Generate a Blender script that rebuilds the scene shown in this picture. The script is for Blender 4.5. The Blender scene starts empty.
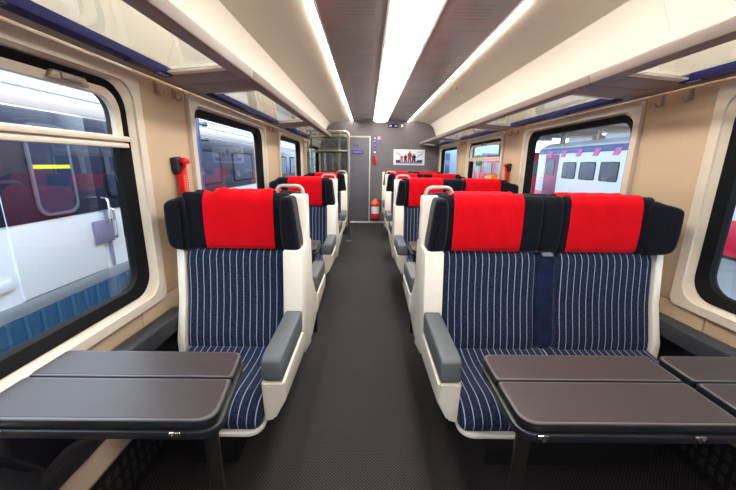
import bpy, bmesh, math, random
from mathutils import Vector, Matrix
random.seed(7)
SC = bpy.context.scene
COL = SC.collection
PI = math.pi

# ------------------------------------------------------------------ camera
CAM_H, PITCH, YAW, ROLL, FOC = 1.4069, .2377, .0053, .0125, 335.777
r0 = Vector((math.cos(YAW), -math.sin(YAW), 0)); fh = Vector((math.sin(YAW), math.cos(YAW), 0)); zz = Vector((0, 0, 1))
fw = fh*math.cos(PITCH) - zz*math.sin(PITCH); u0 = fh*math.sin(PITCH) + zz*math.cos(PITCH)
rr = r0*math.cos(ROLL) + u0*math.sin(ROLL); uu = -r0*math.sin(ROLL) + u0*math.cos(ROLL)
cam = bpy.data.cameras.new('camera'); cam_o = bpy.data.objects.new('camera', cam); COL.objects.link(cam_o)
cam.sensor_width = 36; cam.lens = FOC/736*36; cam.clip_start = .02; cam.clip_end = 400
m = Matrix(((rr.x, uu.x, -fw.x), (rr.y, uu.y, -fw.y), (rr.z, uu.z, -fw.z))).to_4x4()
m.translation = Vector((0, 0, CAM_H)); cam_o.matrix_world = m
SC.camera = cam_o

# ------------------------------------------------------------------ world, exposure
SKY = 6.8
LAMP = 16.5
STRIP = 58.0
w = bpy.data.worlds.new('overcast_sky'); SC.world = w; w.use_nodes = True
wn = w.node_tree.nodes; wl = w.node_tree.links
bg = wn['Background']; bg.inputs['Strength'].default_value = SKY
tc = wn.new('ShaderNodeTexCoord'); sx = wn.new('ShaderNodeSeparateXYZ'); wl.new(tc.outputs['Generated'], sx.inputs[0])
cr = wn.new('ShaderNodeValToRGB'); wl.new(sx.outputs['Z'], cr.inputs[0]); wl.new(cr.outputs[0], bg.inputs[0])
cr.color_ramp.elements[0].color = (.62, .74, .88, 1); cr.color_ramp.elements[1].color = (.78, .88, 1, 1)
SC.view_settings.view_transform = 'Standard'; SC.view_settings.look = 'None'
SC.view_settings.gamma = 1; SC.view_settings.use_curve_mapping = False
SC.view_settings.exposure = 0.0
SC.cycles.max_bounces = 10; SC.cycles.diffuse_bounces = 5; SC.cycles.transparent_max_bounces = 24
SC.cycles.caustics_reflective = False; SC.cycles.caustics_refractive = False
SC.cycles.sample_clamp_indirect = 6

# ------------------------------------------------------------------ materials
def lin(c):
    return tuple((x/255/12.92 if x/255 <= .04045 else ((x/255+.055)/1.055)**2.4) for x in c) + (1,)
MATS = {}
def mat(name, rgb, rough=.5, metal=0, spec=.5, noise=0, nscale=30, bump=0, bscale=200, emit=0, sheen=0, coat=0, trans=0):
    if name in MATS: return MATS[name]
    M = bpy.data.materials.new(name); M.use_nodes = True; n = M.node_tree.nodes; l = M.node_tree.links
    b = n['Principled BSDF']; c = lin(rgb)
    b.inputs['Base Color'].default_value = c; b.inputs['Roughness'].default_value = rough
    b.inputs['Metallic'].default_value = metal; b.inputs['Specular IOR Level'].default_value = spec
    if sheen:
        b.inputs['Sheen Weight'].default_value = sheen; b.inputs['Sheen Roughness'].default_value = .4
    if coat: b.inputs['Coat Weight'].default_value = coat
    t = n.new('ShaderNodeTexCoord')
    if noise:
        q = n.new('ShaderNodeTexNoise'); q.inputs['Scale'].default_value = nscale; q.inputs['Detail'].default_value = 4
        l.new(t.outputs['Object'], q.inputs['Vector'])
        r = n.new('ShaderNodeValToRGB'); l.new(q.outputs['Fac'], r.inputs[0])
        r.color_ramp.elements[0].position = .3; r.color_ramp.elements[1].position = .7
        r.color_ramp.elements[0].color = tuple(x*(1-noise) for x in c[:3])+(1,)
        r.color_ramp.elements[1].color = tuple(min(1, x*(1+noise)) for x in c[:3])+(1,)
        l.new(r.outputs[0], b.inputs['Base Color'])
    if bump:
        q = n.new('ShaderNodeTexNoise'); q.inputs['Scale'].default_value = bscale; q.inputs['Detail'].default_value = 3
        l.new(t.outputs['Object'], q.inputs['Vector'])
        k = n.new('ShaderNodeBump'); k.inputs['Strength'].default_value = bump; k.inputs['Distance'].default_value = .002
        l.new(q.outputs['Fac'], k.inputs['Height']); l.new(k.outputs[0], b.inputs['Normal'])
    if emit:
        b.inputs['Emission Color'].default_value = c; b.inputs['Emission Strength'].default_value = emit
    MATS[name] = M
    return M

def emat(name, col, s):
    M = bpy.data.materials.new(name); M.use_nodes = True; n = M.node_tree.nodes; n.clear()
    e = n.new('ShaderNodeEmission'); o = n.new('ShaderNodeOutputMaterial'); e.inputs[0].default_value = col; e.inputs[1].default_value = s
    M.node_tree.links.new(e.outputs[0], o.inputs[0]); MATS[name] = M; return M

def glass(name, tint, ior=1.5, extra=0.0):
    M = bpy.data.materials.new(name); M.use_nodes = True; n = M.node_tree.nodes; l = M.node_tree.links; n.clear()
    o = n.new('ShaderNodeOutputMaterial'); mx = n.new('ShaderNodeMixShader'); tr = n.new('ShaderNodeBsdfTransparent'); gl = n.new('ShaderNodeBsdfGlossy')
    fr = n.new('ShaderNodeFresnel')
    ge = n.new('ShaderNodeNewGeometry'); pw = n.new('ShaderNodeMath'); pw.operation = 'MULTIPLY_ADD'   # same reflectance from both sides of a pane
    pw.inputs[1].default_value = 1/ior-ior; pw.inputs[2].default_value = ior
    l.new(ge.outputs['Backfacing'], pw.inputs[0]); l.new(pw.outputs[0], fr.inputs[0])
    ad = n.new('ShaderNodeMath'); ad.operation = 'ADD'; ad.use_clamp = True; ad.inputs[1].default_value = extra
    l.new(fr.outputs[0], ad.inputs[0]); l.new(ad.outputs[0], mx.inputs[0])
    tr.inputs[0].default_value = tint; gl.inputs['Roughness'].default_value = .0
    l.new(tr.outputs[0], mx.inputs[1]); l.new(gl.outputs[0], mx.inputs[2]); l.new(mx.outputs[0], o.inputs[0])
    MATS[name] = M; return M

def stripe_fabric():
    M = mat('pinstripe_fabric', (30, 42, 78), .9, spec=.15, sheen=.15)
    n = M.node_tree.nodes; l = M.node_tree.links; b = n['Principled BSDF']
    t = n.new('ShaderNodeTexCoord'); s = n.new('ShaderNodeSeparateXYZ'); l.new(t.outputs['Object'], s.inputs[0])
    def mth(op, a, v=None, v2=None):
        q = n.new('ShaderNodeMath'); q.operation = op
        for i, x in enumerate((a, v, v2)):
            if x is None: continue
            if isinstance(x, (int, float)): q.inputs[i].default_value = x
            else: l.new(x, q.inputs[i])
        return q.outputs[0]
    wv = n.new('ShaderNodeTexNoise'); wv.inputs['Scale'].default_value = 5; l.new(t.outputs['Object'], wv.inputs['Vector'])
    x = mth('MULTIPLY_ADD', wv.outputs['Fac'], .006, s.outputs['X'])
    f = mth('FRACT', mth('MULTIPLY', x, 1/.0345))
    line1 = mth('LESS_THAN', mth('ABSOLUTE', mth('SUBTRACT', f, .5)), .055)
    f2 = mth('FRACT', mth('MULTIPLY_ADD', x, 1/.0345, .5))
    line2 = mth('MULTIPLY', mth('LESS_THAN', mth('ABSOLUTE', mth('SUBTRACT', f2, .5)), .03), .06)
    ns = n.new('ShaderNodeTexNoise'); ns.inputs['Scale'].default_value = 260; ns.inputs['Detail'].default_value = 2; l.new(t.outputs['Object'], ns.inputs['Vector'])
    fac = mth('MULTIPLY', mth('MAXIMUM', line1, line2), mth('MULTIPLY_ADD', ns.outputs['Fac'], 1.3, .05))
    mot = n.new('ShaderNodeTexNoise'); mot.inputs['Scale'].default_value = 120; mot.inputs['Detail'].default_value = 6; l.new(t.outputs['Object'], mot.inputs['Vector'])
    r = n.new('ShaderNodeValToRGB'); l.new(mot.outputs['Fac'], r.inputs[0])
    r.color_ramp.elements[0].position = .35; r.color_ramp.elements[1].position = .68
    r.color_ramp.elements[0].color = lin((12, 17, 34)); r.color_ramp.elements[1].color = lin((35, 46, 72))
    mx = n.new('ShaderNodeMix'); mx.data_type = 'RGBA'; l.new(fac, mx.inputs[0]); l.new(r.outputs[0], mx.inputs[6]); mx.inputs[7].default_value = lin((165, 176, 204))
    l.new(mx.outputs[2], b.inputs['Base Color'])
    bp = n.new('ShaderNodeBump'); bp.inputs['Strength'].default_value = .3; bp.inputs['Distance'].default_value = .002; l.new(mot.outputs['Fac'], bp.inputs['Height']); l.new(bp.outputs[0], b.inputs['Normal'])
    return M

def floor_mat():
    M = mat('dotted_floor', (60, 55, 58), .75, spec=.3)
    n = M.node_tree.nodes; l = M.node_tree.links; b = n['Principled BSDF']
    t = n.new('ShaderNodeTexCoord'); mp = n.new('ShaderNodeMapping'); l.new(t.outputs['Object'], mp.inputs[0])
    mp.inputs['Rotation'].default_value = (0, 0, PI/4); mp.inputs['Scale'].default_value = (1/.0115, 1/.0115, 1)
    v = n.new('ShaderNodeTexVoronoi'); v.inputs['Scale'].default_value = 1; v.inputs['Randomness'].default_value = 0; v.voronoi_dimensions = '2D'
    l.new(mp.outputs[0], v.inputs['Vector'])
    r = n.new('ShaderNodeValToRGB'); l.new(v.outputs['Distance'], r.inputs[0])
    r.color_ramp.elements[0].position = .2; r.color_ramp.elements[1].position = .42
    r.color_ramp.elements[0].color = lin((68, 61, 64)); r.color_ramp.elements[1].color = lin((20, 18, 21))
    q = n.new('ShaderNodeTexNoise'); q.inputs['Scale'].default_value = 2.2; l.new(t.outputs['Object'], q.inputs['Vector'])
    mx = n.new('ShaderNodeMix'); mx.data_type = 'RGBA'; mx.blend_type = 'MULTIPLY'; mx.inputs[0].default_value = .35
    l.new(r.outputs[0], mx.inputs[6]); l.new(q.outputs['Fac'], mx.inputs[7]); l.new(mx.outputs[2], b.inputs['Base Color'])
    bp = n.new('ShaderNodeBump'); bp.inputs['Strength'].default_value = .4; bp.inputs['Distance'].default_value = .002; bp.invert = True
    l.new(v.outputs['Distance'], bp.inputs['Height']); l.new(bp.outputs[0], b.inputs['Normal'])
    return M

FAB = stripe_fabric(); FLOORM = floor_mat()
VELVET = mat('navy_velvet', (17, 18, 27), .92, spec=.1, sheen=.12, noise=.3, nscale=60, bump=.3, bscale=300)
PLUSH = mat('blue_plush', (20, 30, 58), .9, spec=.1, sheen=.25, noise=.35, nscale=18)
RED = mat('red_cloth', (204, 6, 22), .9, spec=.1, sheen=.08, noise=.06, nscale=9, bump=.35, bscale=500)
REDST = mat('red_stitching', (150, 5, 15), .9)
SHELL = mat('cream_shell', (226, 219, 206), .38, spec=.45)
PAD = mat('grey_armrest', (82, 88, 92), .55, spec=.4, bump=.15, bscale=600)
PADD = mat('dark_wall_armrest', (48, 50, 55), .55)
BLACK = mat('black_plastic', (18, 18, 20), .6)
WALLM = mat('beige_wall_panel', (194, 168, 138), .7, noise=.05, nscale=220, bump=.1, bscale=500)
FRAME = mat('cream_window_frame', (214, 200, 181), .35)
GASKET = mat('black_rubber', (10, 10, 11), .7, spec=.15)
TAUPE = mat('taupe_rack', (132, 117, 110), .45)
TAUPE2 = mat('grey_rack_underside', (140, 130, 128), .5)
CREAM = mat('cream_ceiling', (226, 215, 196), .55)
CREAMW = mat('white_rack_recess', (250, 243, 228), .5)
NAVY = mat('navy_strip', (26, 24, 84), .6, spec=.2)
NAVY2 = mat('navy_display', (18, 16, 60), .4, spec=.3)
MARK = mat('pale_markings', (170, 170, 210), .5)
GREY = mat('grey_end_wall', (104, 99, 103), .6, noise=.04, nscale=40)
GREYD = mat('grey_door', (92, 90, 98), .55)
TRIMM = mat('pale_trim', (205, 200, 190), .4)
CHROME = mat('brushed_steel', (190, 185, 172), .28, metal=1)
CHROMEB = mat('bright_steel', (225, 225, 225), .18, metal=1)
HANDLE = mat('light_grey_handle', (178, 174, 169), .3, spec=.5)
TABLE = mat('table_laminate', (55, 48, 50), .42, spec=.5, noise=.05, nscale=6)
TEDGE = mat('table_edge', (92, 86, 88), .35)
TBASE = mat('table_base', (24, 26, 32), .35)
LEGM = mat('dark_metal_leg', (66, 60, 58), .3, metal=.8)
DARKP = mat('ceiling_dark_gloss', (176, 168, 163), .2, spec=.6)
REDP = mat('red_plastic', (225, 18, 22), .35)
ORANGE = mat('orange_plastic', (235, 95, 30), .45)
WHITE = mat('white_paint', (236, 238, 240), .4)
HOOKM = mat('dark_hook', (168, 154, 142), .35, metal=.6)
LAMPM = emat('lamp_diffuser', (1, .965, .91, 1), LAMP)
STRIPM = emat('strip_diffuser', (1, .95, .87, 1), STRIP)
GLASS = glass('window_glass', (.92, .96, .98, 1), 1.5, .03)
GLASSC = glass('clear_glass', (.93, .95, .93, 1), 1.35, .0)
GLASSS = glass('smoked_glass', (.62, .68, .66, 1), 1.45, .02)

# ------------------------------------------------------------------ mesh helpers
def ident(x, y, z): return (x, y, z)
def finish(bm, name, m, parent=None, smooth=True, loc=None):
    bmesh.ops.recalc_face_normals(bm, faces=bm.faces)
    me = bpy.data.meshes.new(name); bm.to_mesh(me); bm.free()
    for x in (m if isinstance(m, (list, tuple)) else [m]): me.materials.append(x)
    if smooth:
        me.polygons.foreach_set('use_smooth', [True]*len(me.polygons)); me.set_sharp_from_angle(angle=.62)
    o = bpy.data.objects.new(name, me); COL.objects.link(o)
    if parent: o.parent = parent
    if loc: o.location = loc
    return o
def NB(): return bmesh.new()
def box(bm, x0, x1, y0, y1, z0, z1, bev=0, seg=2, mi=0):
    vs = [bm.verts.new((x, y, z)) for x in (x0, x1) for y in (y0, y1) for z in (z0, z1)]
    fs = [bm.faces.new([vs[i] for i in q]) for q in ((0, 1, 3, 2), (4, 6, 7, 5), (0, 4, 5, 1), (2, 3, 7, 6), (0, 2, 6, 4), (1, 5, 7, 3))]
    for f in fs: f.material_index = mi
    if bev:
        es = list({e for f in fs for e in f.edges})
        bmesh.ops.bevel(bm, geom=es, offset=bev, segments=seg, affect='EDGES', profile=.5)
def prism(bm, poly, a0, a1, fn, bev=0, seg=2, mi=0):
    """poly of (b,c) pairs extruded along a; fn(a,b,c)->xyz"""
    A = [bm.verts.new(fn(a0, b, c)) for b, c in poly]; B = [bm.verts.new(fn(a1, b, c)) for b, c in poly]
    n = len(poly); fs = [bm.faces.new(A), bm.faces.new(B[::-1])]
    for i in range(n): fs.append(bm.faces.new([A[i], B[i], B[(i+1) % n], A[(i+1) % n]]))
    for f in fs: f.material_index = mi
    if bev:
        bmesh.ops.recalc_face_normals(bm, faces=fs)
        es = list({e for f in fs for e in f.edges})
        bmesh.ops.bevel(bm, geom=es, offset=bev, segments=seg, affect='EDGES', profile=.5)
def catmull(poly, k=4):
    n = len(poly); out = []
    for i in range(n):
        p0, p1, p2, p3 = (Vector(poly[(i+j-1) % n]) for j in range(4))
        for s in range(k):
            t = s/k
            out.append(.5*((2*p1)+(-p0+p2)*t+(2*p0-5*p1+4*p2-p3)*t*t+(-p0+3*p1-3*p2+p3)*t**3))
    return out
def puff(bm, poly, a0, a1, r, fn, k=4, n=5, extra=None):
    """a rounded cushion: a closed smooth profile (b,c) swept along a, drawn in at both ends"""
    P = catmull(poly, k); N = len(P)
    area = sum(P[i].x*P[(i+1) % N].y-P[(i+1) % N].x*P[i].y for i in range(N))
    sg = 1 if area > 0 else -1
    nor = []
    for i in range(N):
        t = (P[(i+1) % N]-P[i-1]); q = Vector((t.y, -t.x))*sg
        nor.append(q.normalized() if q.length else q)
    st = []
    for i in range(n+1):
        th = PI/2*i/n; st.append((a0+r*(1-math.cos(th)), r*(1-math.sin(th))))
    mid = [(a0+r+(a1-a0-2*r)*j/6, 0) for j in range(1, 6)]
    st = st+mid+[(a1-(a-a0), ins) for a, ins in reversed(st)]
    rings = []
    for a, ins in st:
        rg = []
        for i in range(N):
            p = P[i]-nor[i]*ins
            rg.append(bm.verts.new(fn(a, p.x, p.y)))
        rings.append(rg)
    bm.faces.new(rings[0]); bm.faces.new(rings[-1][::-1])
    for A, B in zip(rings, rings[1:]):
        for i in range(N): bm.faces.new([A[i], B[i], B[(i+1) % N], A[(i+1) % N]])
def tube(bm, pts, r, seg=10, closed=False, flat=None):
    pts = [Vector(p) for p in pts]; n = len(pts); rings = []
    prev = None
    for i, p in enumerate(pts):
        a = pts[i-1] if (i or closed) else p; b = pts[(i+1) % n] if (i < n-1 or closed) else p
        t = (b-a).normalized()
        if prev is None:
            ref = Vector((0, 0, 1)) if abs(t.z) < .9 else Vector((0, 1, 0)); u = t.cross(ref).normalized()
        else: u = (prev-t*prev.dot(t)).normalized()
        prev = u; v = t.cross(u)
        rings.append([bm.verts.new(p+(u*math.cos(2*PI*j/seg)+v*math.sin(2*PI*j/seg))*r) for j in range(seg)])
    for i in range(n if closed else n-1):
        A, B = rings[i], rings[(i+1) % n]
        for j in range(seg): bm.faces.new([A[j], B[j], B[(j+1) % seg], A[(j+1) % seg]])
    if not closed: bm.faces.new(rings[0]); bm.faces.new(rings[-1][::-1])
def fillet(pts, r, k=5):
    pts = [Vector(p) for p in pts]; out = [pts[0]]
    for i in range(1, len(pts)-1):
        p, a, b = pts[i], (pts[i-1]-pts[i]), (pts[i+1]-pts[i])
        q = min(r, a.length*.49, b.length*.49); s, e = p+a.normalized()*q, p+b.normalized()*q
        for j in range(k+1):
            t = j/k; out.append(s*(1-t)**2+p*2*t*(1-t)+e*t*t)
    out.append(pts[-1]); return out
def lathe(bm, prof, cx, cy, seg=20, z0=0):
    rings = [[bm.verts.new((cx+r*math.cos(2*PI*j/seg), cy+r*math.sin(2*PI*j/seg), z0+z)) for j in range(seg)] for r, z in prof]
    for A, B in zip(rings, rings[1:]):
        for j in range(seg): bm.faces.new([A[j], A[(j+1) % seg], B[(j+1) % seg], B[j]])
    bm.faces.new(rings[0]); bm.faces.new(rings[-1])
def rrect(a0, a1, b0, b1, r, k=6):
    rs = r if isinstance(r, (list, tuple)) else [r]*4; out = []
    for (ca, cb, ang), q in zip(((a1, b1, 0), (a0, b1, 90), (a0, b0, 180), (a1, b0, 270)), rs):
        sa = 1 if ca == a1 else -1; sb = 1 if cb == b1 else -1
        for j in range(k+1):
            th = math.radians(ang+90*j/k); out.append((ca-sa*q+q*math.cos(th), cb-sb*q+q*math.sin(th)))
    return out
def ring_solid(bm, outer, inner, fo, fi):
    """frame between two equal-length loops; fo/fi: lists of depth stations mapping (b,c)->xyz: outer front/back, inner front/back"""
    n = len(outer)
    L = [[bm.verts.new(fo[0](*p)) for p in outer], [bm.verts.new(fi[0](*p)) for p in inner], [bm.verts.new(fi[1](*p)) for p in inner], [bm.verts.new(fo[1](*p)) for p in outer]]
    for a in range(4):
        A, B = L[a], L[(a+1) % 4]
        for i in range(n): bm.faces.new([A[i], B[i], B[(i+1) % n], A[(i+1) % n]])
def tag(o, label=None, cat=None, group=None, kind=None):
    if label: o['label'] = label
    if cat: o['category'] = cat
    if group: o['group'] = group
    if kind: o['kind'] = kind
    return o
def thing(name, loc, label, cat, group=None, rz=0):
    e = bpy.data.objects.new(name, None); COL.objects.link(e); e.location = loc; e.rotation_euler = (0, 0, rz); e.empty_display_size = .1
    return tag(e, label, cat, group)
def piece(name, m, parent, fn, *a, smooth=True, **k):
    b = NB(); fn(b, *a, **k); return finish(b, name, m, parent, smooth)

# ------------------------------------------------------------------ layout constants
CX = .29; WL = CX-1.38; WR = CX+1.38
Y0, Y1 = -2.0, 8.13
WIN = [(-1.95, -.55), (.15, 1.60), (2.25, 3.62), (4.36, 5.68), (6.46, 7.82)]
ZS, ZT = .775, 1.715      # opening in the black rubber
# ------------------------------------------------------------------ floor
o = piece('floor', FLOORM, None, box, WL-.12, WR+.12, Y0, Y1+.1, -.06, 0, smooth=False); tag(o, kind='structure', label='dark dotted rubber floor of the railway carriage')
# ------------------------------------------------------------------ side walls
def side_wall(s, name):
    X = CX+s*1.38; back = X+s*.10
    def bx(bm, d0, d1, y0, y1, z0, z1, bev=0): # d = depth outward from the wall face
        xa, xb = sorted((X+s*d0, X+s*d1)); box(bm, xa, xb, y0, y1, z0, z1, bev)
    b = NB()
    ys = [Y0]+[v for wn_ in WIN for v in wn_]+[Y1]
    bx(b, .02, .10, Y0, Y1, -.06, ZS-.05); bx(b, .02, .10, Y0, Y1, ZT+.05, 2.02)
    for i in range(0, len(ys), 2): bx(b, .02, .10, ys[i]-(0 if i == 0 else -.05), ys[i+1]-(.05 if i+1 < len(ys)-1 else 0), ZS-.05, ZT+.05)
    root = finish(b, name, WALLM, None, False)
    tag(root, kind='structure', label='beige side wall with cream window frames')
    # pier panels and lower panels
    for i in range(0, len(ys), 2):
        a, c = ys[i]+(.10 if i else 0), ys[i+1]-(.10 if i+1 < len(ys)-1 else 0)
        if c-a < .05: continue
        q = NB(); bx(q, 0, .02, a+.004, c-.004, ZS-.07, 1.86, .002); finish(q, 'panel', WALLM, root)
    seams = [Y0, -.6, 1.515, 3.62, 5.73, Y1]
    for a, c in zip(seams, seams[1:]):
        q = NB(); bx(q, 0, .02, a+.004, c-.004, .525, .699, .002); finish(q, 'panel', WALLM, root)
    for a, c in zip(seams, seams[1:]):
        q = NB(); bx(q, -.002, .02, a+.003, c-.003, 0.0, .518, .002); finish(q, 'panel', PADD, root)
    for a, c in ((WIN[k][0], WIN[k][1]) for k in range(len(WIN))):
        q = NB(); bx(q, 0, .02, a-.10, c+.10, 1.80, 1.86, .002); finish(q, 'panel', FRAME, root)
    # windows
    for k, (a, c) in enumerate(WIN):
        wb = bpy.data.objects.new('window_%d' % (k+1+(0 if s < 0 else 5)), None); COL.objects.link(wb); wb.location = (X, (a+c)/2, ZS)
        tag(wb, kind='structure')
        def put(bm, nm, mm, sm=True):
            for v in bm.verts: v.co -= Vector((X, (a+c)/2, ZS))
            return finish(bm, nm, mm, wb, sm)
        q = NB()
        outer = rrect(a-.10, c+.10, ZS-.075, 1.80, .035); mid = rrect(a-.05, c+.05, ZS-.035, ZT+.035, .09)
        inn = rrect(a-.02, c+.02, ZS-.012, ZT+.02, .11)
        ring_solid(q, outer, mid, (lambda y, z: (X-s*.022, y, z), lambda y, z: (X+s*.02, y, z)), (lambda y, z: (X-s*.022, y, z), lambda y, z: (X+s*.03, y, z)))
        put(q, 'window_frame', FRAME)
        q = NB()
        ring_solid(q, rrect(a-.052, c+.052, ZS-.037, ZT+.037, .09), inn, (lambda y, z: (X-s*.012, y, z), lambda y, z: (X+s*.06, y, z)), (lambda y, z: (X+s*.012, y, z), lambda y, z: (X+s*.06, y, z)))
        put(q, 'window_rim', FRAME)
        q = NB()
        ring_solid(q, inn, rrect(a+.022, c-.022, ZS+.028, ZT-.02, .10), (lambda y, z: (X+s*.004, y, z), lambda y, z: (X+s*.07, y, z)), (lambda y, z: (X+s*.030, y, z), lambda y, z: (X+s*.07, y, z)))
        put(q, 'rubber_seal', GASKET)
        q = NB(); q_y0, q_y1 = a-.01, c+.01
        vs = [q.verts.new((X+s*.045, y, z)) for y, z in ((q_y0, ZS-.01), (q_y1, ZS-.01), (q_y1, ZT+.01), (q_y0, ZT+.01))]; q.faces.new(vs)
        put(q, 'window_pane', GLASS, False)
        if (s < 0 and k == 1) or (s > 0 and k == 3):
            q = NB()   # inward hinged top light
            ring_solid(q, rrect(a+.015, c-.015, 1.478, ZT-.012, [.09, .09, .01, .01]), rrect(a+.034, c-.034, 1.515, ZT-.040, [.08, .08, .01, .01]),
                       (lambda y, z: (X+s*.006, y, z), lambda y, z: (X+s*.04, y, z)), (lambda y, z: (X+s*.016, y, z), lambda y, z: (X+s*.04, y, z)))
            put(q, 'top_light_frame', FRAME)
            q = NB(); bx(q, -.012, .03, a+.0, c-.0, 1.488, 1.512, .006); put(q, 'top_light_rail', FRAME)
            q = NB(); bx(q, -.004, .03, a+.0, c-.0, 1.462, 1.483, .005); put(q, 'top_light_rail', FRAME)
            q = NB(); ym = 1.33 if s < 0 else (a+c)/2
            prism(q, [(ym-.085, ZT-.036), (ym-.07, ZT-.004), (ym+.07, ZT-.004), (ym+.085, ZT-.036)], X-s*.012, X+s*.012, lambda x, y, z: (x, y, z), .006)
            lt = put(q, 'top_light_latch', mat('latch_beige', (140, 124, 108), .4))
            q = NB(); bx(q, -.020, -.010, ym-.045, ym+.045, ZT-.030, ZT-.010, .003)
            for v in q.verts: v.co -= Vector((X, (a+c)/2, ZS))
            finish(q, 'latch_grip', mat('latch_recess', (120, 104, 92), .5), lt)
    return root
WALL_L = side_wall(-1, 'wall_left'); WALL_R = side_wall(1, 'wall_right')

# heater ducts along both walls (structure trim)
for s, nm in ((-1, 'trim_1'), (1, 'trim_2')):
    def fx(y, d, z): return (CX+s*(1.38-d), y, z)
    b = NB(); prism(b, [(.060, .29), (.125, .275), (.125, .287), (.075, .320), (.060, .326)], Y0, 8.0, fx, .003); t_ = finish(b, nm, mat('duct_cover', (150, 128, 108), .5), None); tag(t_, kind='structure', label='beige heating duct cover along the wall base')
    b = NB(); prism(b, [(.008, 0), (.100, 0), (.100, .272), (.008, .296)], Y0, 8.0, fx, .002); finish(b, 'duct_body', mat('duct_dark', (30, 28, 30), .6), t_)
    b = NB()
    for k in range(60):
        y = .5+k*.045
        for z in (.06, .12, .18): prism(b, [(.100, z), (.103, z), (.103, z+.035), (.100, z+.035)], y, y+.022, fx)
    g = finish(b, 'grille_slots', mat('slot_grey', (62, 58, 58), .5), t_, False); g['kind'] = 'stuff'

# ------------------------------------------------------------------ ceiling
b = NB()
def cprof(d): return [(d*t, z) for t, z in ((.62, 2.366), (.655, 2.362), (.86, 2.345), (1.02, 2.328), (1.14, 2.295), (1.205, 2.24), (1.25, 2.14), (1.30, 2.02), (1.345, 1.92), (1.372, 1.845))]
box(b, WL-.1, WR+.1, Y0, Y1+.1, 2.42, 2.48)
o = finish(b, 'ceiling', CREAM, None, False); CEIL = tag(o, kind='structure', label='cream and dark glossy carriage ceiling')
segs = [Y0, -.1, 1.95, 4.02, 6.09, Y1]
for s in (-1, 1):
    for a, c in zip(segs, segs[1:]):
        for nm, prof, mm in (('ceiling_panel', cprof(s)[:5], CREAM), ('rack_recess_panel', cprof(s)[4:], CREAMW)):
            q = NB(); th = .012
            P = [Vector(p) for p in prof]; out = []
            for i, p in enumerate(P):
                t = (P[min(i+1, len(P)-1)]-P[max(i-1, 0)]).normalized(); nn = Vector((-t.y, t.x))
                if nn.y < 0 and abs(nn.y) > .2: nn = -nn
                elif abs(nn.y) <= .2 and nn.x*s < 0: nn = -nn
                if nn.x*s < 0: nn = -nn
                out.append(p+nn*th)
            poly = [tuple(p) for p in P]+[tuple(p) for p in reversed(out)]
            prism(q, poly, a+.0015, c-.0015, lambda y, x, z: (CX+x, y, z)); finish(q, nm, mm, CEIL)
    ny = 17; st = (Y1-Y0)/ny
    for k in range(ny):
        q = NB(); a, c = Y0+k*st, Y0+(k+1)*st
        xa, xb = sorted((CX+s*.178, CX+s*.622)); box(q, xa, xb, a+.002, c-.002, 2.360, 2.375, .001, 1); finish(q, 'gloss_panel', DARKP, CEIL, False)
    q = NB()   # fine air slots cut across the gloss panels
    for k in range(ny):
        a = Y0+k*st
        for j in range(5):
            xa, xb = sorted((CX+s*.25, CX+s*.50)); box(q, xa, xb, a+.18+j*.05, a+.182+j*.05, 2.3592, 2.3605)
    g = finish(q, 'air_slots', mat('slot_brown', (120, 110, 106), .5), CEIL, False); g['kind'] = 'stuff'

# centre lamp: diffusers end to end in a slim tray
lamp = thing('ceiling_light', (CX, 3.0, 2.36), 'long bright white diffuser lamp running down the middle of the ceiling', 'light')
b = NB(); box(b, CX-.178, CX-.153, Y0, 7.95, 2.349, 2.40, .003); box(b, CX+.153, CX+.178, Y0, 7.95, 2.349, 2.40, .004); box(b, CX-.153, CX+.153, Y0, 7.95, 2.385, 2.40)
def loc(bm, L):
    for v in bm.verts: v.co -= Vector(L)
loc(b, lamp.location); finish(b, 'lamp_tray', TRIMM, lamp)
ly = [Y0, -.6, .6, 1.8, 3.0, 4.2, 5.4, 6.6, 7.93]
for a, c in zip(ly, ly[1:]):
    b = NB(); P = [(.150*math.cos(t), -.045*math.sin(t)) for t in [PI*i/12 for i in range(13)]]
    P = [(-p[0], p[1]) for p in P]
    poly = [(x, 2.352+z) for x, z in P]
    prism(b, poly, a+.008, c-.008, lambda y, x, z: (CX+x, y, z)); loc(b, lamp.location); finish(b, 'diffuser', LAMPM, lamp)
    b = NB(); tube(b, [(CX+.152*math.cos(t), c, 2.351-.050*math.sin(t)) for t in [PI*i/14 for i in range(15)]], .007, 6); loc(b, lamp.location); finish(b, 'diffuser_joint', mat('joint_grey', (120, 114, 106), .5), lamp)
for s in (-1, 1):
    t = thing('light_strip', (CX+s*.644, 3, 2.36), ('glowing thin light strip between dark and cream ceiling on the %s side' % ('left' if s < 0 else 'right')), 'light')
    b = NB(); box(b, CX+s*.642-.011, CX+s*.642+.011, Y0, 8.1, 2.348, 2.362, .004); loc(b, t.location); finish(b, 'strip_diffuser', STRIPM, t)
    b = NB(); box(b, CX+s*.622-.006, CX+s*.622+.006, Y0, 8.12, 2.346, 2.38, .002); loc(b, t.location); finish(b, 'strip_channel', TRIMM, t)
# small round sensor on the right cream panel
t = thing('ceiling_sensor', (1.10, 4.55, 2.335), 'small round brass-coloured sensor on the cream ceiling right of the lamp', 'sensor')
b = NB(); lathe(b, [(.016, .012), (.016, -.002), (.010, -.008), (.002, -.010)], 0, 0, 16); finish(b, 'sensor_dome', mat('brass', (180, 140, 90), .3, metal=.8), t)

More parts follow.
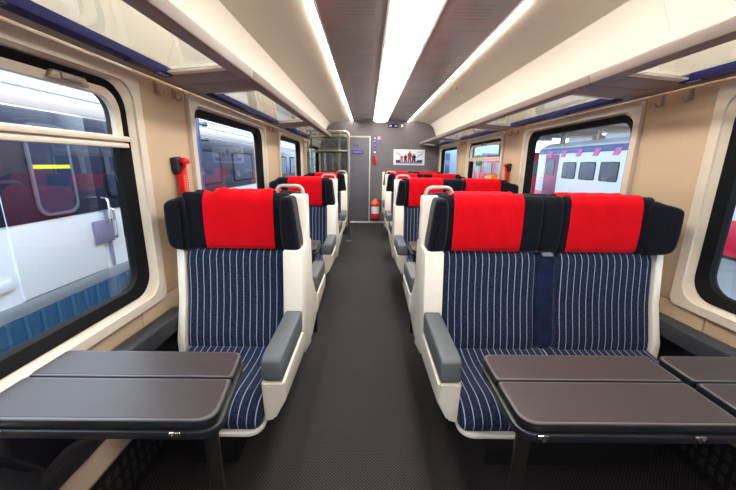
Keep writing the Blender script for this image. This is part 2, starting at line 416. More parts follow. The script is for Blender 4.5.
# ------------------------------------------------------------------ luggage racks
rack_names = {-1: ['nearest the camera above the open-topped window', 'above the second window from the camera', 'above the third window from the camera', 'at the far end beside the grey wall'],
              1: ['nearest the camera at the top right corner', 'above the window showing the white train', 'above the window with a cream rail', 'at the far end beside the poster']}
def rack(s, k, a, c):
    t = thing('luggage_rack', (CX+s*1.15, (a+c)/2, 1.84), '%s overhead rack section with glass tray, %s' % ('left' if s < 0 else 'right', rack_names[s][k]), 'luggage rack', 'overhead luggage racks')
    f = lambda y, d, z: (CX+s*d-t.location.x, y-t.location.y, z-t.location.z)
    a += .003; c -= .003
    zu = lambda d: 1.842-(d-.92)*.085   # underside height
    g0, g1 = a+.24, c-.18
    b = NB(); prism(b, [(.905, 1.885), (.912, 1.893), (.922, 1.888), (.955, 1.868), (.955, zu(.955)), (.925, 1.841), (.915, 1.846)], a, c, f, .002); finish(b, 'front_lip', TAUPE, t)
    def slab(b, d0, d1, y0, y1, th=.03): prism(b, [(d0, zu(d0)), (d1, zu(d1)), (d1, zu(d1)+th), (d0, zu(d0)+th)], y0, y1, f, .0015)
    b = NB(); slab(b, .955, .975, a, c); slab(b, 1.285, 1.345, a, c); slab(b, .975, 1.285, a, g0); slab(b, .975, 1.285, g1, c); finish(b, 'tray_frame', TAUPE2, t)
    b = NB(); prism(b, [(.975, zu(.975)+.016), (1.245, zu(1.245)+.016), (1.245, zu(1.245)+.022), (.975, zu(.975)+.022)], g0, g1, f); finish(b, 'glass_tray', GLASSC, t, False)
    for y in (g0, g1-.05):
        b = NB(); prism(b, [(.975, zu(.975)+.003), (1.245, zu(1.245)+.003), (1.245, zu(1.245)+.012), (.975, zu(.975)+.012)], y, y+.05, f, .001)
        finish(b, 'glass_edge_bar', CREAMW, t)
    b = NB(); prism(b, [(1.245, zu(1.245)-.004), (1.284, zu(1.285)-.008), (1.284, zu(1.285)+.03), (1.245, zu(1.245)+.03)], g0-.0, g1, f, .002); st_ = finish(b, 'seat_number_strip', NAVY, t)
    for yy in (g1-.30, g0+.55, g1-.95):
        b = NB(); prism(b, [(1.247, zu(1.247)-.010), (1.280, zu(1.28)-.013), (1.280, zu(1.28)-.002), (1.247, zu(1.247)-.002)], yy, yy+.17, f, .002); dsp = finish(b, 'number_display', NAVY2, st_)
    b = NB()
    for j in range(4):
        for q in range(2): prism(b, [(1.252+q*.013, zu(1.25)-.010), (1.258+q*.013, zu(1.258)-.010), (1.258+q*.013, zu(1.258)-.006), (1.252+q*.013, zu(1.252)-.006)], g1-.10+j*.02, g1-.088+j*.02, f)
    finish(b, 'number_marks', MARK, st_, False)
for s in (-1, 1):
    for k, (a, c) in enumerate(zip([-.08, 1.98, 4.03, 6.08], [1.98, 4.03, 6.06, 8.12])):
        if not (s < 0 and k == 3): rack(s, k, a, c)      # the steel luggage stand takes the last bay on the left

# ------------------------------------------------------------------ end wall with door
o = piece('wall_back', GREYD, None, box, WL-.1, WR+.1, 8.15, 8.25, -.06, 2.45, smooth=False); WB = tag(o, kind='structure', label='dark grey end wall of the carriage')
for x0, x1, z0, z1 in ((WL, -.70, 0, 2.42), (-.695, .09, 2.03, 2.42), (.095, .93, 0, 2.42), (.935, WR, 0, 2.42)):
    b = NB(); box(b, x0, x1, 8.13, 8.15, z0, z1, .002, 1); finish(b, 'panel', GREY, WB)
D = bpy.data.objects.new('door_1', None); COL.objects.link(D); D.location = (-.30, 8.12, 0); tag(D, kind='structure', label='dark grey connecting door with a pale frame in the end wall')
b = NB(); box(b, .345, .375, -.012, .02, 0, 2.025, .004); box(b, -.375, -.345, -.012, .02, 0, 2.025, .004); box(b, -.345, .345, -.012, .02, 1.995, 2.025, .004); finish(b, 'door_frame', TRIMM, D)
b = NB(); box(b, -.343, .343, .0, .02, .01, 1.993, .004); finish(b, 'door_leaf', GREYD, D)
b = NB(); tube(b, [(-.27, -.03, .95), (-.27, -.03, 1.25)], .012); finish(b, 'door_handle', CHROME, D)
o = piece('baseboard_back', TRIMM, None, box, -.70, WR-.12, 8.10, 8.13, 0, .035, .003); tag(o, kind='structure', label='pale strip along the foot of the end wall')
o = piece('wall_front', GREY, None, box, WL-.1, WR+.1, Y0-.1, Y0, -.06, 2.48, smooth=False); tag(o, kind='structure', label='grey wall closing the carriage behind the viewer')

def sign(name, x0, x1, z0, z1, m_, label, y=8.13, cat='sign', group=None):
    t = thing(name, ((x0+x1)/2, y, (z0+z1)/2), label, cat, group)
    b = NB(); box(b, x0-t.location.x, x1-t.location.x, -.006, -.0005, z0-t.location.z, z1-t.location.z, .001, 1); finish(b, 'sign_plate', m_, t)
    return t
BLUE = mat('sign_blue', (48, 46, 150), .5); WHT = mat('sign_white', (235, 235, 240), .5)
def marks(t, rects, m_=WHT, nm='sign_marking'):
    b = NB()
    for x0, x1, z0, z1 in rects: box(b, x0, x1, -.008, -.006, z0, z1)
    finish(b, nm, m_, t, False)
t = sign('door_sign', -.345, -.09, 1.625, 1.705, BLUE, 'long blue sign strip with white lettering marks on the grey door', 8.112)
marks(t, [(-.10+i*.03, -.082+i*.03, -.012, .014) for i in range(7)], MARK)
t = sign('door_sign', -.31, -.22, 1.80, 1.845, BLUE, 'smaller blue sign high on the grey door', 8.112); marks(t, [(-.02, .02, -.008, .008)], MARK)
sy = [('topmost blue sign in the column beside the door', 1.955, 2.02, [(-.012, .006, -.02, .02), (-.02, .02, -.024, -.016)]),
      ('blue sign with a white arc, second down beside the door', 1.875, 1.94, [(-.022, .022, .005, .013), (-.022, -.014, -.01, .01)]),
      ('blue sign with a small circle, third down beside the door', 1.795, 1.86, [(-.014, .014, -.012, -.006), (-.014, -.008, -.012, .012), (.008, .014, -.012, .012)]),
      ('blue sign with a short dash, fourth down beside the door', 1.715, 1.78, [(-.004, .004, -.012, .012)]),
      ('lowest sign of the column, white centre on blue', 1.635, 1.70, [(-.02, .02, -.02, .02)])]
for lb, z0, z1, mk in sy:
    t = sign('pictogram_sign', .145, .205, z0, z1, BLUE, lb, group='pictogram signs beside the door'); marks(t, mk)
t = sign('pictogram_sign', .225, .315, 1.95, 2.025, mat('sign_orange', (235, 110, 70), .5), 'orange square sign right of the blue sign column', group='pictogram signs beside the door'); marks(t, [(-.018, .012, -.02, -.008), (-.018, -.006, -.008, .016), (.0, .012, -.002, .006)])
t = thing('pictogram_sign', (.265, 8.13, 1.895), 'round blue sign below the orange square sign', 'sign', 'pictogram signs beside the door')
b = NB(); prism(b, [(.036*math.cos(a*PI/10), .036*math.sin(a*PI/10)) for a in range(20)], -.006, -.0005, lambda y, x, z: (x, y, z)); finish(b, 'sign_plate', BLUE, t, False); marks(t, [(-.012, .012, -.012, .012)], MARK)
t = sign('display_sign', .475, .70, 2.215, 2.295, NAVY, 'navy display with white symbols high on the end wall'); marks(t, [(-.085, -.07, -.02, .02), (-.06, -.035, -.016, .018), (.03, .09, -.012, .010)], WHT)
t = sign('wall_sensor', .765, .815, 2.235, 2.29, WHITE, 'small white sensor box right of the navy display', cat='sensor'); marks(t, [(-.008, .008, -.008, .008)], BLACK, 'sensor_eye')

# poster
t = thing('poster', (.98, 8.13, 1.56), 'wide framed poster with red and black clad figures on the grey end wall', 'poster')
b = NB(); box(b, -.365, .365, -.012, 0, -.178, .178, .006); finish(b, 'poster_frame', mat('poster_white_frame', (228, 226, 230), .35), t)
b = NB(); box(b, -.33, .33, -.014, -.012, -.152, .152); finish(b, 'print', mat('poster_print', (222, 224, 230), .4), t, False)
def fig(bm, x, h, w_, arm=0):
    z = -.11
    pts = [(x-w_*.5, z), (x-w_*.35, z+h*.5), (x-w_*.6, z+h*.55), (x-w_*.45, z+h*.78), (x-w_*.13, z+h*.83), (x-w_*.18, z+h*.93), (x, z+h), (x+w_*.18, z+h*.93), (x+w_*.13, z+h*.83), (x+w_*.45, z+h*.78), (x+w_*.6, z+h*.55), (x+w_*.35, z+h*.5), (x+w_*.5, z), (x+w_*.1, z), (x, z+h*.3), (x-w_*.1, z)]
    prism(bm, pts, -.016, -.0145, lambda y, a, c: (a, y, c))
DK = mat('print_black', (34, 28, 32), .5); RD = mat('print_red', (150, 50, 58), .5)
b = NB(); fig(b, -.085, .18, .075); fig(b, .11, .19, .10); fig(b, .02, .0, .0) if False else None
prism(b, [(-.31, -.11), (-.31, -.05), (-.27, -.065), (-.22, -.05), (-.20, -.11)], -.016, -.0145, lambda y, a, c: (a, y, c)); prism(b, [(.17, -.11), (.18, -.07), (.24, -.055), (.29, -.06), (.31, -.04), (.31, -.11)], -.016, -.0145, lambda y, a, c: (a, y, c))
prism(b, [(-.31, .10), (-.30, .11), (-.20, .05), (-.21, .04)], -.016, -.0145, lambda y, a, c: (a, y, c)); prism(b, [(.31, .08), (.30, .09), (.19, .02), (.20, .01)], -.016, -.0145, lambda y, a, c: (a, y, c))
finish(b, 'print_dark_figures', DK, t, False)
b = NB(); fig(b, -.175, .17, .07); finish(b, 'print_red_figure', mat('print_pink', (190, 90, 98), .5), t, False)
b = NB(); fig(b, .01, .26, .095); finish(b, 'print_tall_figure', RD, t, False)
b = NB(); box(b, -.31, .31, -.0155, -.014, -.14, -.110); finish(b, 'print_band', mat('print_blue', (110, 120, 170), .5), t, False)
b = NB(); box(b, -.31, -.12, -.0155, -.014, .128, .135); box(b, .18, .30, -.0155, -.014, .112, .130); finish(b, 'print_caption', MARK, t, False)

# alarm box, extinguisher
t = thing('alarm_box', (.175, 8.13, 1.50), 'small red emergency handle box below the blue signs beside the door', 'alarm')
b = NB(); box(b, -.035, .035, -.045, 0, -.10, .10, .010); finish(b, 'alarm_body', REDP, t)
b = NB(); box(b, -.022, .022, -.055, -.045, -.02, .06, .006); finish(b, 'alarm_handle', mat('red_plastic_dark', (170, 30, 25), .4), t)
b = NB(); box(b, -.035, -.005, -.05, -.044, .075, .095); finish(b, 'alarm_cap', BLACK, t)
t = thing('fire_extinguisher', (.205, 8.02, .13), 'red fire extinguisher with white label and orange cap on end wall', 'fire extinguisher')
b = NB(); lathe(b, [(.07, 0), (.092, .012), (.095, .04), (.095, .30), (.085, .345), (.055, .375), (.03, .385)], 0, 0, 24); finish(b, 'cylinder', REDP, t)
b = NB(); lathe(b, [(.0965, .12), (.097, .125), (.097, .285), (.0965, .29)], 0, 0, 24); finish(b, 'paper_label', WHITE, t)
b = NB(); lathe(b, [(.094, .335), (.104, .345), (.095, .385), (.06, .425), (.03, .44)], 0, 0, 24); finish(b, 'orange_cap', ORANGE, t)
b = NB(); box(b, -.035, .04, -.015, .015, .435, .455, .004); box(b, -.012, .012, -.012, .012, .42, .47, .004); finish(b, 'valve', mat('valve_cream', (210, 190, 160), .4), t)
b = NB(); tube(b, fillet([(.02, -.01, .44), (.125, -.01, .42), (.115, -.01, .16)], .06), .010); finish(b, 'hose', BLACK, t)
b = NB(); box(b, -.04, .04, .095, .11, .05, .36, .004); box(b, -.05, .05, .0, .11, -.012, -.002, .002); finish(b, 'bracket', BLACK, t)

# ------------------------------------------------------------------ seats
def seat(kind, hand, y, label, flip=False, wavy=False, handle=True, shift=0):
    """hand -1: aisle edge at x=-.305 with the seat on the left; +1: aisle edge .28, seat on the right. flip: faces away."""
    n = 1 if kind == 'single_seat' else 2
    XE = (-.305 if hand < 0 else .28)+shift
    root = thing(kind, (XE, y, 0), label, 'seat', 'red-topped carriage seats')
    fy = -1 if flip else 1
    F = lambda e, b_, c: (hand*e, fy*b_, c)               # (across, depth, up)
    P = lambda nm, m_, parent=root: None
    W2 = .63 if n == 1 else 1.225                         # start of window-side shell
    def add(nm, m_, fn, parent=root):
        b = NB(); fn(b); return finish(b, nm, m_, parent)
    # cushions
    back = [(-.075, .965), (-.105, .93), (-.118, .85), (-.138, .72), (-.168, .60), (-.190, .51), (-.185, .455), (-.12, .44), (-.06, .46), (-.045, .60), (-.035, .80), (-.03, .94)]
    cush = [(-.16, .468), (-.30, .455), (-.45, .464), (-.56, .472), (-.630, .456), (-.662, .422), (-.662, .392), (-.635, .374), (-.45, .372), (-.25, .372), (-.14, .372), (-.12, .41)]
    head = [(-.060, .968), (-.086, .972), (-.102, 1.0), (-.106, 1.08), (-.104, 1.17), (-.098, 1.225), (-.078, 1.252), (-.055, 1.258), (-.028, 1.243), (-.018, 1.20), (-.018, 1.0), (-.03, .970)]
    spans = [(.108, .628)] if n == 1 else [(.102, .608), (.718, 1.222)]
    for a, c in spans:
        add('backrest', FAB, lambda b: puff(b, back, a, c, .028, F))
    if n == 1: add('seat_cushion', FAB, lambda b: puff(b, cush, .102, .632, .034, F))
    else:
        add('seat_cushion', FAB, lambda b: puff(b, cush, .098, .662, .034, F)); add('seat_cushion', FAB, lambda b: puff(b, cush, .664, 1.228, .034, F))
        c_ = add('centre_bolster', PLUSH, lambda b: puff(b, [(-.06, .955), (-.095, .93), (-.105, .85), (-.125, .72), (-.155, .60), (-.175, .52), (-.165, .47), (-.05, .47), (-.035, .80), (-.03, .94)], .606, .720, .02, F))
        add('bolster_cap', mat('grey_cap', (110, 112, 120), .4), lambda b: puff(b, [(-.075, .95), (-.10, .946), (-.108, .955), (-.10, .966), (-.075, .968)], .635, .690, .006, F, n=2), c_)
    hs = [(.085, .632)] if n == 1 else [(.085, .612), (.612, .716), (.716, 1.18)]
    for i, (a, c) in enumerate(hs): add('headrest', VELVET, lambda b: puff(b, head, a, c, .014 if i == 1 or n == 2 else .02, F))
    # red cloths
    for j, (a, c) in enumerate([(.163, .512)] if n == 1 else [(.158, .508), (.744, 1.105)]):
        def cloth(b):
            path = catmull(head, 5)
            # walk front bottom -> top -> back
            N = len(path); i0 = 7; i1 = 46
            pts = [path[i] for i in range(i0, i1+1)]
            nx = 25; lay = []
            for sgn in (0, 1):
                g = []
                for ix in range(nx):
                    e = a+(c-a)*ix/(nx-1); row = []
                    for ip, p in enumerate(pts):
                        t = pts[min(ip+1, len(pts)-1)]-pts[max(ip-1, 0)]; q = Vector((-t.y, t.x)).normalized()
                        if q.dot(p-Vector((-.07, 1.10))) < 0: q = -q
                        u = ix/(nx-1)
                        off = .0045+.0035*sgn+.0012*math.sin(u*23+ip*.35+j)+.0008*math.sin(u*51+ip*.8)
                        pp = p+q*off
                        if wavy:
                            k = max(0, (p.y-1.18)/.08); pp.y += k*(.007*math.sin(u*10.5+.9)+.005*math.sin(u*19)+.004)
                        row.append(b.verts.new(F(e, pp.x, pp.y)))
                    g.append(row)
                lay.append(g)
            A, B = lay; M_ = len(pts)
            for g in lay:
                for ix in range(nx-1):
                    for ip in range(M_-1): b.faces.new([g[ix][ip], g[ix+1][ip], g[ix+1][ip+1], g[ix][ip+1]])
            for ix in range(nx-1):
                b.faces.new([A[ix][0], A[ix+1][0], B[ix+1][0], B[ix][0]]); b.faces.new([A[ix][-1], A[ix+1][-1], B[ix+1][-1], B[ix][-1]])
            for ip in range(M_-1):
                b.faces.new([A[0][ip], A[0][ip+1], B[0][ip+1], B[0][ip]]); b.faces.new([A[-1][ip], A[-1][ip+1], B[-1][ip+1], B[-1][ip]])
        rc = add('head_cloth', RED, cloth)
        def seam_(b):
            for z in (.996,):
                tube(b, [F(a+.004+(c-a-.008)*i/16, -.1105-.0012*math.sin(i*1.6+j), z) for i in range(17)], .0016, 5)
        add('hem_stitching', REDST, seam_, rc)
    # wings
    add('head_wing', VELVET, lambda b: puff(b, [(.026, 1.232), (.055, 1.246), (.080, 1.240), (.090, 1.19), (.090, 1.06), (.078, .998), (.050, .978), (.010, .976), (-.002, 1.005), (.010, 1.11)], -.185, -.050, .024, lambda a, e, c: F(e+(.03 if flip else .026), a, c)))
    def wing2(b):
        w_ = .140 if n == 2 else .095
        puff(b, [(0, 1.222), (w_*.5, 1.225), (w_*.93, 1.205), (w_, 1.16), (w_, 1.06), (w_*.9, .995), (w_*.5, .972), (0, .985)], -.07, .025, .026, lambda a, e, c: (e, a, c))
        rot = Matrix.Rotation(math.radians(-24 if n == 2 else -26), 3, 'Z'); bs = (1.160, -.060) if n == 2 else (.622, -.060)
        for v in b.verts:
            p = rot @ v.co; v.co = Vector(F(bs[0]+p.x, bs[1]+p.y, p.z))
    add('head_wing', VELVET, wing2)
    # shell
    def sh(b):
        side = [(-.09, .99), (-.11, .74), (-.245, .58), (-.245, .50)] if flip else [(-.205, .99), (-.240, .70), (-.245, .50)]
        side += [(-.20, .44), (-.03, .40), (-.005, .44), (-.005, 1.235), (-.02, 1.248), (-.045, 1.24), (-.052, .99)]
        prism(b, side, .006 if not flip else .012, .100, F, .006)
    add('aisle_shell', SHELL, sh)
    def sh2(b):
        side = [(-.10, .99), (-.14, .70), (-.20, .50), (-.20, .36), (-.18, .30), (-.03, .30), (-.005, .36), (-.005, 1.0)]
        prism(b, side, W2+.004, W2+.042, F, .006)
    add('window_shell', SHELL, sh2)
    add('back_shell', SHELL, lambda b: prism(b, [(-.028, .33), (-.006, .33), (-.006, 1.15), (-.016, 1.15), (-.016, .97), (-.028, .96)], .101, W2+.003, F, .002))
    # armrest box, pad
    def ab(b):
        st = [(-.660, [(.004, .590), (.004, .50), (.052, .408), (.092, .395), (.092, .590)]), (-.246, [(.004, .590), (.004, .47), (.05, .38), (.092, .36), (.092, .590)])]
        R_ = [[b.verts.new(F(e, y_ if z_ > .5 or y_ > -.5 else y_+.02, z_)) for e, z_ in po] for y_, po in st]
        fs = [b.faces.new(R_[0]), b.faces.new(R_[1][::-1])]+[b.faces.new([R_[0][i], R_[1][i], R_[1][(i+1) % 5], R_[0][(i+1) % 5]]) for i in range(5)]
        bmesh.ops.recalc_face_normals(b, faces=fs); bmesh.ops.bevel(b, geom=list({e for f in fs for e in f.edges}), offset=.008, segments=2, affect='EDGES')
    add('armrest_shell', SHELL, ab)
    add('armrest_pad', PAD, lambda b: prism(b, [(-.650, .593), (-.664, .605), (-.656, .680), (-.635, .694), (-.246, .700), (-.246, .593)], .008, .088, F, .010, 3))
    # pan
    def pan(b):
        prism(b, rrect(.100, W2+.01, -.672, -.10, [.005, .005, .06, .06]), .352, .372, lambda c, e, y_: F(e, y_, c), .006)
    add('seat_pan', SHELL, pan)
    add('pedestal', BLACK, lambda b: (box(b, *sorted((hand*.30, hand*(W2-.12))), *sorted((fy*-.46, fy*-.06)), 0, .34, .01)))
    # window-side armrest
    add('window_armrest', PADD, lambda b: prism(b, [(-.60, .545), (-.615, .56), (-.60, .625), (-.58, .635), (-.05, .625), (-.05, .545)], W2+.048, W2+(.135 if n == 1 else .140), F, .008, 3))
    # grab handle between the backs
    if handle and not flip:
        def hd(b):
            pts = [F(.028, -.0, 1.04), F(.022, .0, 1.20), F(.034, 0, 1.290), F(.165, 0, 1.290), F(.178, 0, 1.20)]
            tube(b, fillet(pts, .035), .0092, 12)
        add('grab_handle', HANDLE, hd)
    return root
U = [1.78, 3.62, 5.46]
seat('single_seat', -1, U[0], 'nearest single seat on the left, with rumpled red head cloth, behind the left table', wavy=True)
seat('double_seat', 1, U[0], 'nearest double seat on the right, full pinstripe backrests visible behind the right tables')
seat('single_seat', -1, U[1], 'second left single seat facing the viewer, seen over the nearest one')
seat('double_seat', 1, U[1], 'second right double seat facing the viewer, just behind the nearest double')
seat('single_seat', -1, U[2], 'third left single seat, beside the steel luggage stand')
seat('double_seat', 1, U[2], 'third right double seat facing the viewer, second from the end wall')
seat('double_seat', 1, 6.99, 'farthest right double seat, under the poster by the extinguisher', handle=False, shift=.024)
seat('single_seat', -1, U[0]+.012, 'single seat facing away, back to back with the nearest left seat', flip=True)
seat('double_seat', 1, U[0]+.012, 'double seat facing away, back to back with the nearest right double', flip=True)
seat('single_seat', -1, U[1]+.012, 'single seat facing away, back to back with the second left seat', flip=True)
seat('double_seat', 1, U[1]+.012, 'double seat facing away, back to back with the second right double', flip=True)

# ------------------------------------------------------------------ tables
def table(x0, x1, yc, label, aisle, leg=True, wall=None, taper=0):
    """x0<x1; aisle: -1/+1 end with rounded corners and a leg"""
    t = thing('folding_table', ((x0+x1)/2, yc, 0), label, 'table', 'grey folding tables')
    hx = (x1-x0)/2
    ra, rb = (.05, .012) if aisle > 0 else (.012, .05)
    rr_ = lambda a, c, d, e, k=1: rrect(a, c, d, e, [ra*k, rb*k, rb*k, ra*k] if wall is not None or True else 0)
    def slab(nm, m_, y0, y1, z0, z1, ins, parent=t, bev=.003, R=None):
        b = NB(); R = R or [ra, rb, rb, ra]
        prism(b, rrect(-hx+ins, hx-ins, y0, y1, [max(.004, q-ins*.5) for q in R]), z0, z1, lambda c, e, y_: (e, y_, c), bev); return finish(b, nm, m_, parent)
    base = slab('table_tray', TBASE, -.170, .180, .686, .710, -.004)
    # two leaves, each with a lighter rim
    far = slab('table_leaf', TBASE, .026, .176, .714, .738, .004, R=[.035 if aisle > 0 else .01, .035 if aisle < 0 else .01, .012 if aisle < 0 else .01, .012 if aisle > 0 else .01])
    b = NB(); prism(b, rrect(-hx+.014, hx-.014, .034, .168, [.028 if aisle > 0 else .006, .028 if aisle < 0 else .006, .01, .01]), .7382, .7402, lambda c, e, y_: (e, y_, c), .001, 1); finish(b, 'leaf_surface', TABLE, far)
    b = NB(); prism(b, rrect(-hx+.008, hx-.008, .029, .173, [.03 if aisle > 0 else .008, .03 if aisle < 0 else .008, .01, .01]), .7375, .7388, lambda c, e, y_: (e, y_, c), .0005, 1); finish(b, 'leaf_rim', TEDGE, far)
    near = slab('table_leaf', TBASE, -.163, .020, .714, .738, .004, R=[.012 if aisle > 0 else .01, .012 if aisle < 0 else .01, .05 if aisle < 0 else .01, .05 if aisle > 0 else .01])
    b = NB(); prism(b, rrect(-hx+.014, hx-.014, -.153, .012, [.01, .01, .042 if aisle < 0 else .006, .042 if aisle > 0 else .006]), .7382, .7402, lambda c, e, y_: (e, y_, c), .001, 1); finish(b, 'leaf_surface', TABLE, near)
    b = NB(); prism(b, rrect(-hx+.008, hx-.008, -.159, .017, [.01, .01, .046 if aisle < 0 else .008, .046 if aisle > 0 else .008]), .7375, .7388, lambda c, e, y_: (e, y_, c), .0005, 1); finish(b, 'leaf_rim', TEDGE, near)
    for xq in ((hx-.10) if aisle > 0 else (-hx+.056), (-hx+.118) if aisle > 0 else (hx-.138)):
        b = NB(); box(b, xq-.015, xq+.015, -.178, -.170, .703, .715, .003); box(b, xq-.006, xq+.006, -.182, -.176, .699, .719, .002); finish(b, 'hinge_clasp', CHROMEB, t)
    xl_ = aisle*(hx-.030)
    if leg:
        b = NB(); tube(b, [(xl_, -.125, .686), (xl_, -.12, .35), (xl_, -.11, .0)], .020, 14); finish(b, 'leg', LEGM, t)
        b = NB(); tube(b, [(xl_-aisle*.035, -.05, .686), (xl_-aisle*.05, -.03, .35), (xl_-aisle*.06, -.03, .0)], .012, 12); finish(b, 'leg', LEGM, t)
    if wall is not None:
        s = wall
        b = NB(); P = [(-.15, .684), (.15, .684), (.15, .60), (.05, .44), (-.05, .44), (-.15, .60)]
        prism(b, P, s*(hx-.10), s*(hx-.004), lambda x, y_, c: (x, y_, c), .012, 3); finish(b, 'wall_bracket', TBASE, t)
        b = NB(); tube(b, fillet([(s*(hx-.36), -.10, .655), (s*(hx-.24), -.10, .60), (s*(hx-.12), -.10, .47)], .06), .014, 12); finish(b, 'bracket_strut', BLACK, t)
    if taper:
        for o in [x for c_ in t.children for x in [c_]+list(c_.children)]:
            for v in o.data.vertices:
                if v.co.x > 0: v.co.x -= v.co.y*taper*min(1, v.co.x/hx)
    return t
table(-1.085, -.415, .917, 'left folding table nearest the viewer, in front of the single seat', 1, wall=-1, taper=.14)
table(.418, 1.030, .917, 'right folding table nearest the aisle, in front of the double seat', -1)
table(1.052, 1.665, .917, 'window-side folding table at the lower right corner', -1, leg=False, wall=1)
table(-1.085, -.40, 2.745, 'left folding table tip seen past the nearest single seat', 1, wall=-1)
table(.37, 1.02, 2.745, 'right folding table tip seen past the nearest double seat', -1)

# ------------------------------------------------------------------ luggage frame beside the far door
t = thing('luggage_stand', (-.70, 6.6, 0), 'steel tube luggage stand with smoked glass end panel at far left', 'luggage rack')
def L(x, y, z): return (x+.70, y-6.6, z)
for yy in (6.12, 7.35):
    xa = -.325 if yy < 7 else -.405
    b = NB(); tube(b, fillet([L(xa, yy, 0), L(xa, yy, 1.945), L(-1.07, yy, 1.945)], .09, 7), .019, 14); finish(b, 'tube_arch', CHROME, t)
    b = NB(); lathe(b, [(.045, 0), (.045, .006), (.024, .012)], xa+.70, yy-6.6, 16); finish(b, 'foot_flange', CHROME, t)
    for z in (1.62, 1.885):
        b = NB(); tube(b, [L(xa-.02, yy, z), L(-1.08, yy, z)], .010); finish(b, 'cross_bar', CHROME, t)
b = NB(); tube(b, [L(-.47, 6.14, .02), L(-.47, 6.14, 1.93)], .010); finish(b, 'thin_post', CHROME, t)
b = NB(); tube(b, [L(-.98, 6.14, .02), L(-.98, 6.14, 1.93)], .016); finish(b, 'thin_post', CHROME, t)
b = NB(); box(b, .70-1.06, .70-.35, 6.118-6.6, 6.124-6.6, .12, 1.60); finish(b, 'glass_panel', GLASSS, t, False)
b = NB(); box(b, .70-1.06, .70-.35, 6.118-6.6, 6.124-6.6, 1.64, 1.875); finish(b, 'glass_panel', GLASSS, t, False)
for z in (.30, .95, 1.62):
    for xx in (-.36, -1.05):
        b = NB(); tube(b, [L(xx, 6.15, z), L(xx-(.07 if xx > -.5 else 0), 7.33, z)], .010, 8); finish(b, 'side_rail', CHROME, t)
    b = NB()
    for k in range(14): tube(b, [L(-.36-.0052*k, 6.18+k*.087, z), L(-1.05, 6.18+k*.087, z)], .004, 6)
    g = finish(b, 'shelf_wires', CHROME, t); g['kind'] = 'stuff'

# ------------------------------------------------------------------ coat hooks and safety hammers
def hook(s, y, label, z=1.79):
    X = CX+s*1.38
    t = thing('coat_hook', (X, y, z), label, 'hook', 'coat hooks under the racks')
    b = NB(); box(b, *sorted((-s*.008, -s*.0005)), -.010, .010, -.045, .012, .002); finish(b, 'hook_plate', HOOKM, t)
    b = NB(); tube(b, fillet([(-s*.008, 0, .0), (-s*.014, 0, -.05), (-s*.038, 0, -.052), (-s*.046, 0, -.028)], .02), .0045, 8); finish(b, 'hook_arm', HOOKM, t)
for s, nm in ((-1, 'left'), (1, 'right')):
    hook(s, 1.86, '%s wall coat hook nearer the camera on the nearest beige panel' % nm)
    hook(s, 2.03, '%s wall coat hook farther from the camera on the nearest beige panel' % nm)
    hook(s, 3.90, '%s wall coat hook, nearer of two on the second beige panel' % nm)
    hook(s, 4.06, '%s wall coat hook, farther of two on the second beige panel' % nm)
    hook(s, 5.99, '%s wall coat hook, nearer of two on the third beige panel' % nm)
    hook(s, 6.15, '%s wall coat hook, farther of two on the third beige panel' % nm)
def hammer(s, y, label):
    X = CX+s*1.38
    t = thing('safety_hammer', (X, y, 1.30), label, 'hammer', 'red safety hammers')
    b = NB(); prism(b, [(-.055, .125), (.02, .135), (.045, .10), (.040, .02), (-.02, -.005), (-.045, .03)], *sorted((-s*.035, -s*.0005)), lambda x, y_, z: (x, y_, z), .008); finish(b, 'hammer_holder', BLACK, t)
    b = NB(); prism(b, [(.0, .01), (.048, .03), (.058, .095), (.015, .09), (-.028, .0), (-.022, -.155), (-.008, -.170), (.036, -.165), (.046, -.14), (.044, .01)][4:]+[(.052, .08)], *sorted((-s*.050, -s*.018)), lambda x, y_, z: (x, y_, z), .006); h = finish(b, 'hammer_handle', REDP, t)
    b = NB(); puff(b, [(.0, .085), (.06, .08), (.066, .11), (.04, .128), (.0, .122)], *sorted((-s*.062, -s*.030)), .008, lambda x, y_, z: (x, y_, z), n=3); finish(b, 'hammer_head', REDP, t)
    b = NB()
    for i in range(8):
        for j in range(2): box(b, *sorted((-s*.052, -s*.049)), -.010+j*.024, .002+j*.024, -.150+i*.019, -.139+i*.019)
    finish(b, 'grip_holes', mat('grip_pale', (240, 150, 140), .5), h, False)
    for o in [x for c_ in t.children for x in [c_]+list(c_.children)]:
        for v in o.data.vertices: v.co.y *= .85; v.co.z = .125+(v.co.z-.125)*.74
hammer(-1, 1.955, 'red safety hammer in black holder on the left wall above the nearest seat')
hammer(1, 4.02, 'red safety hammer in black holder on the right wall behind the double seats')

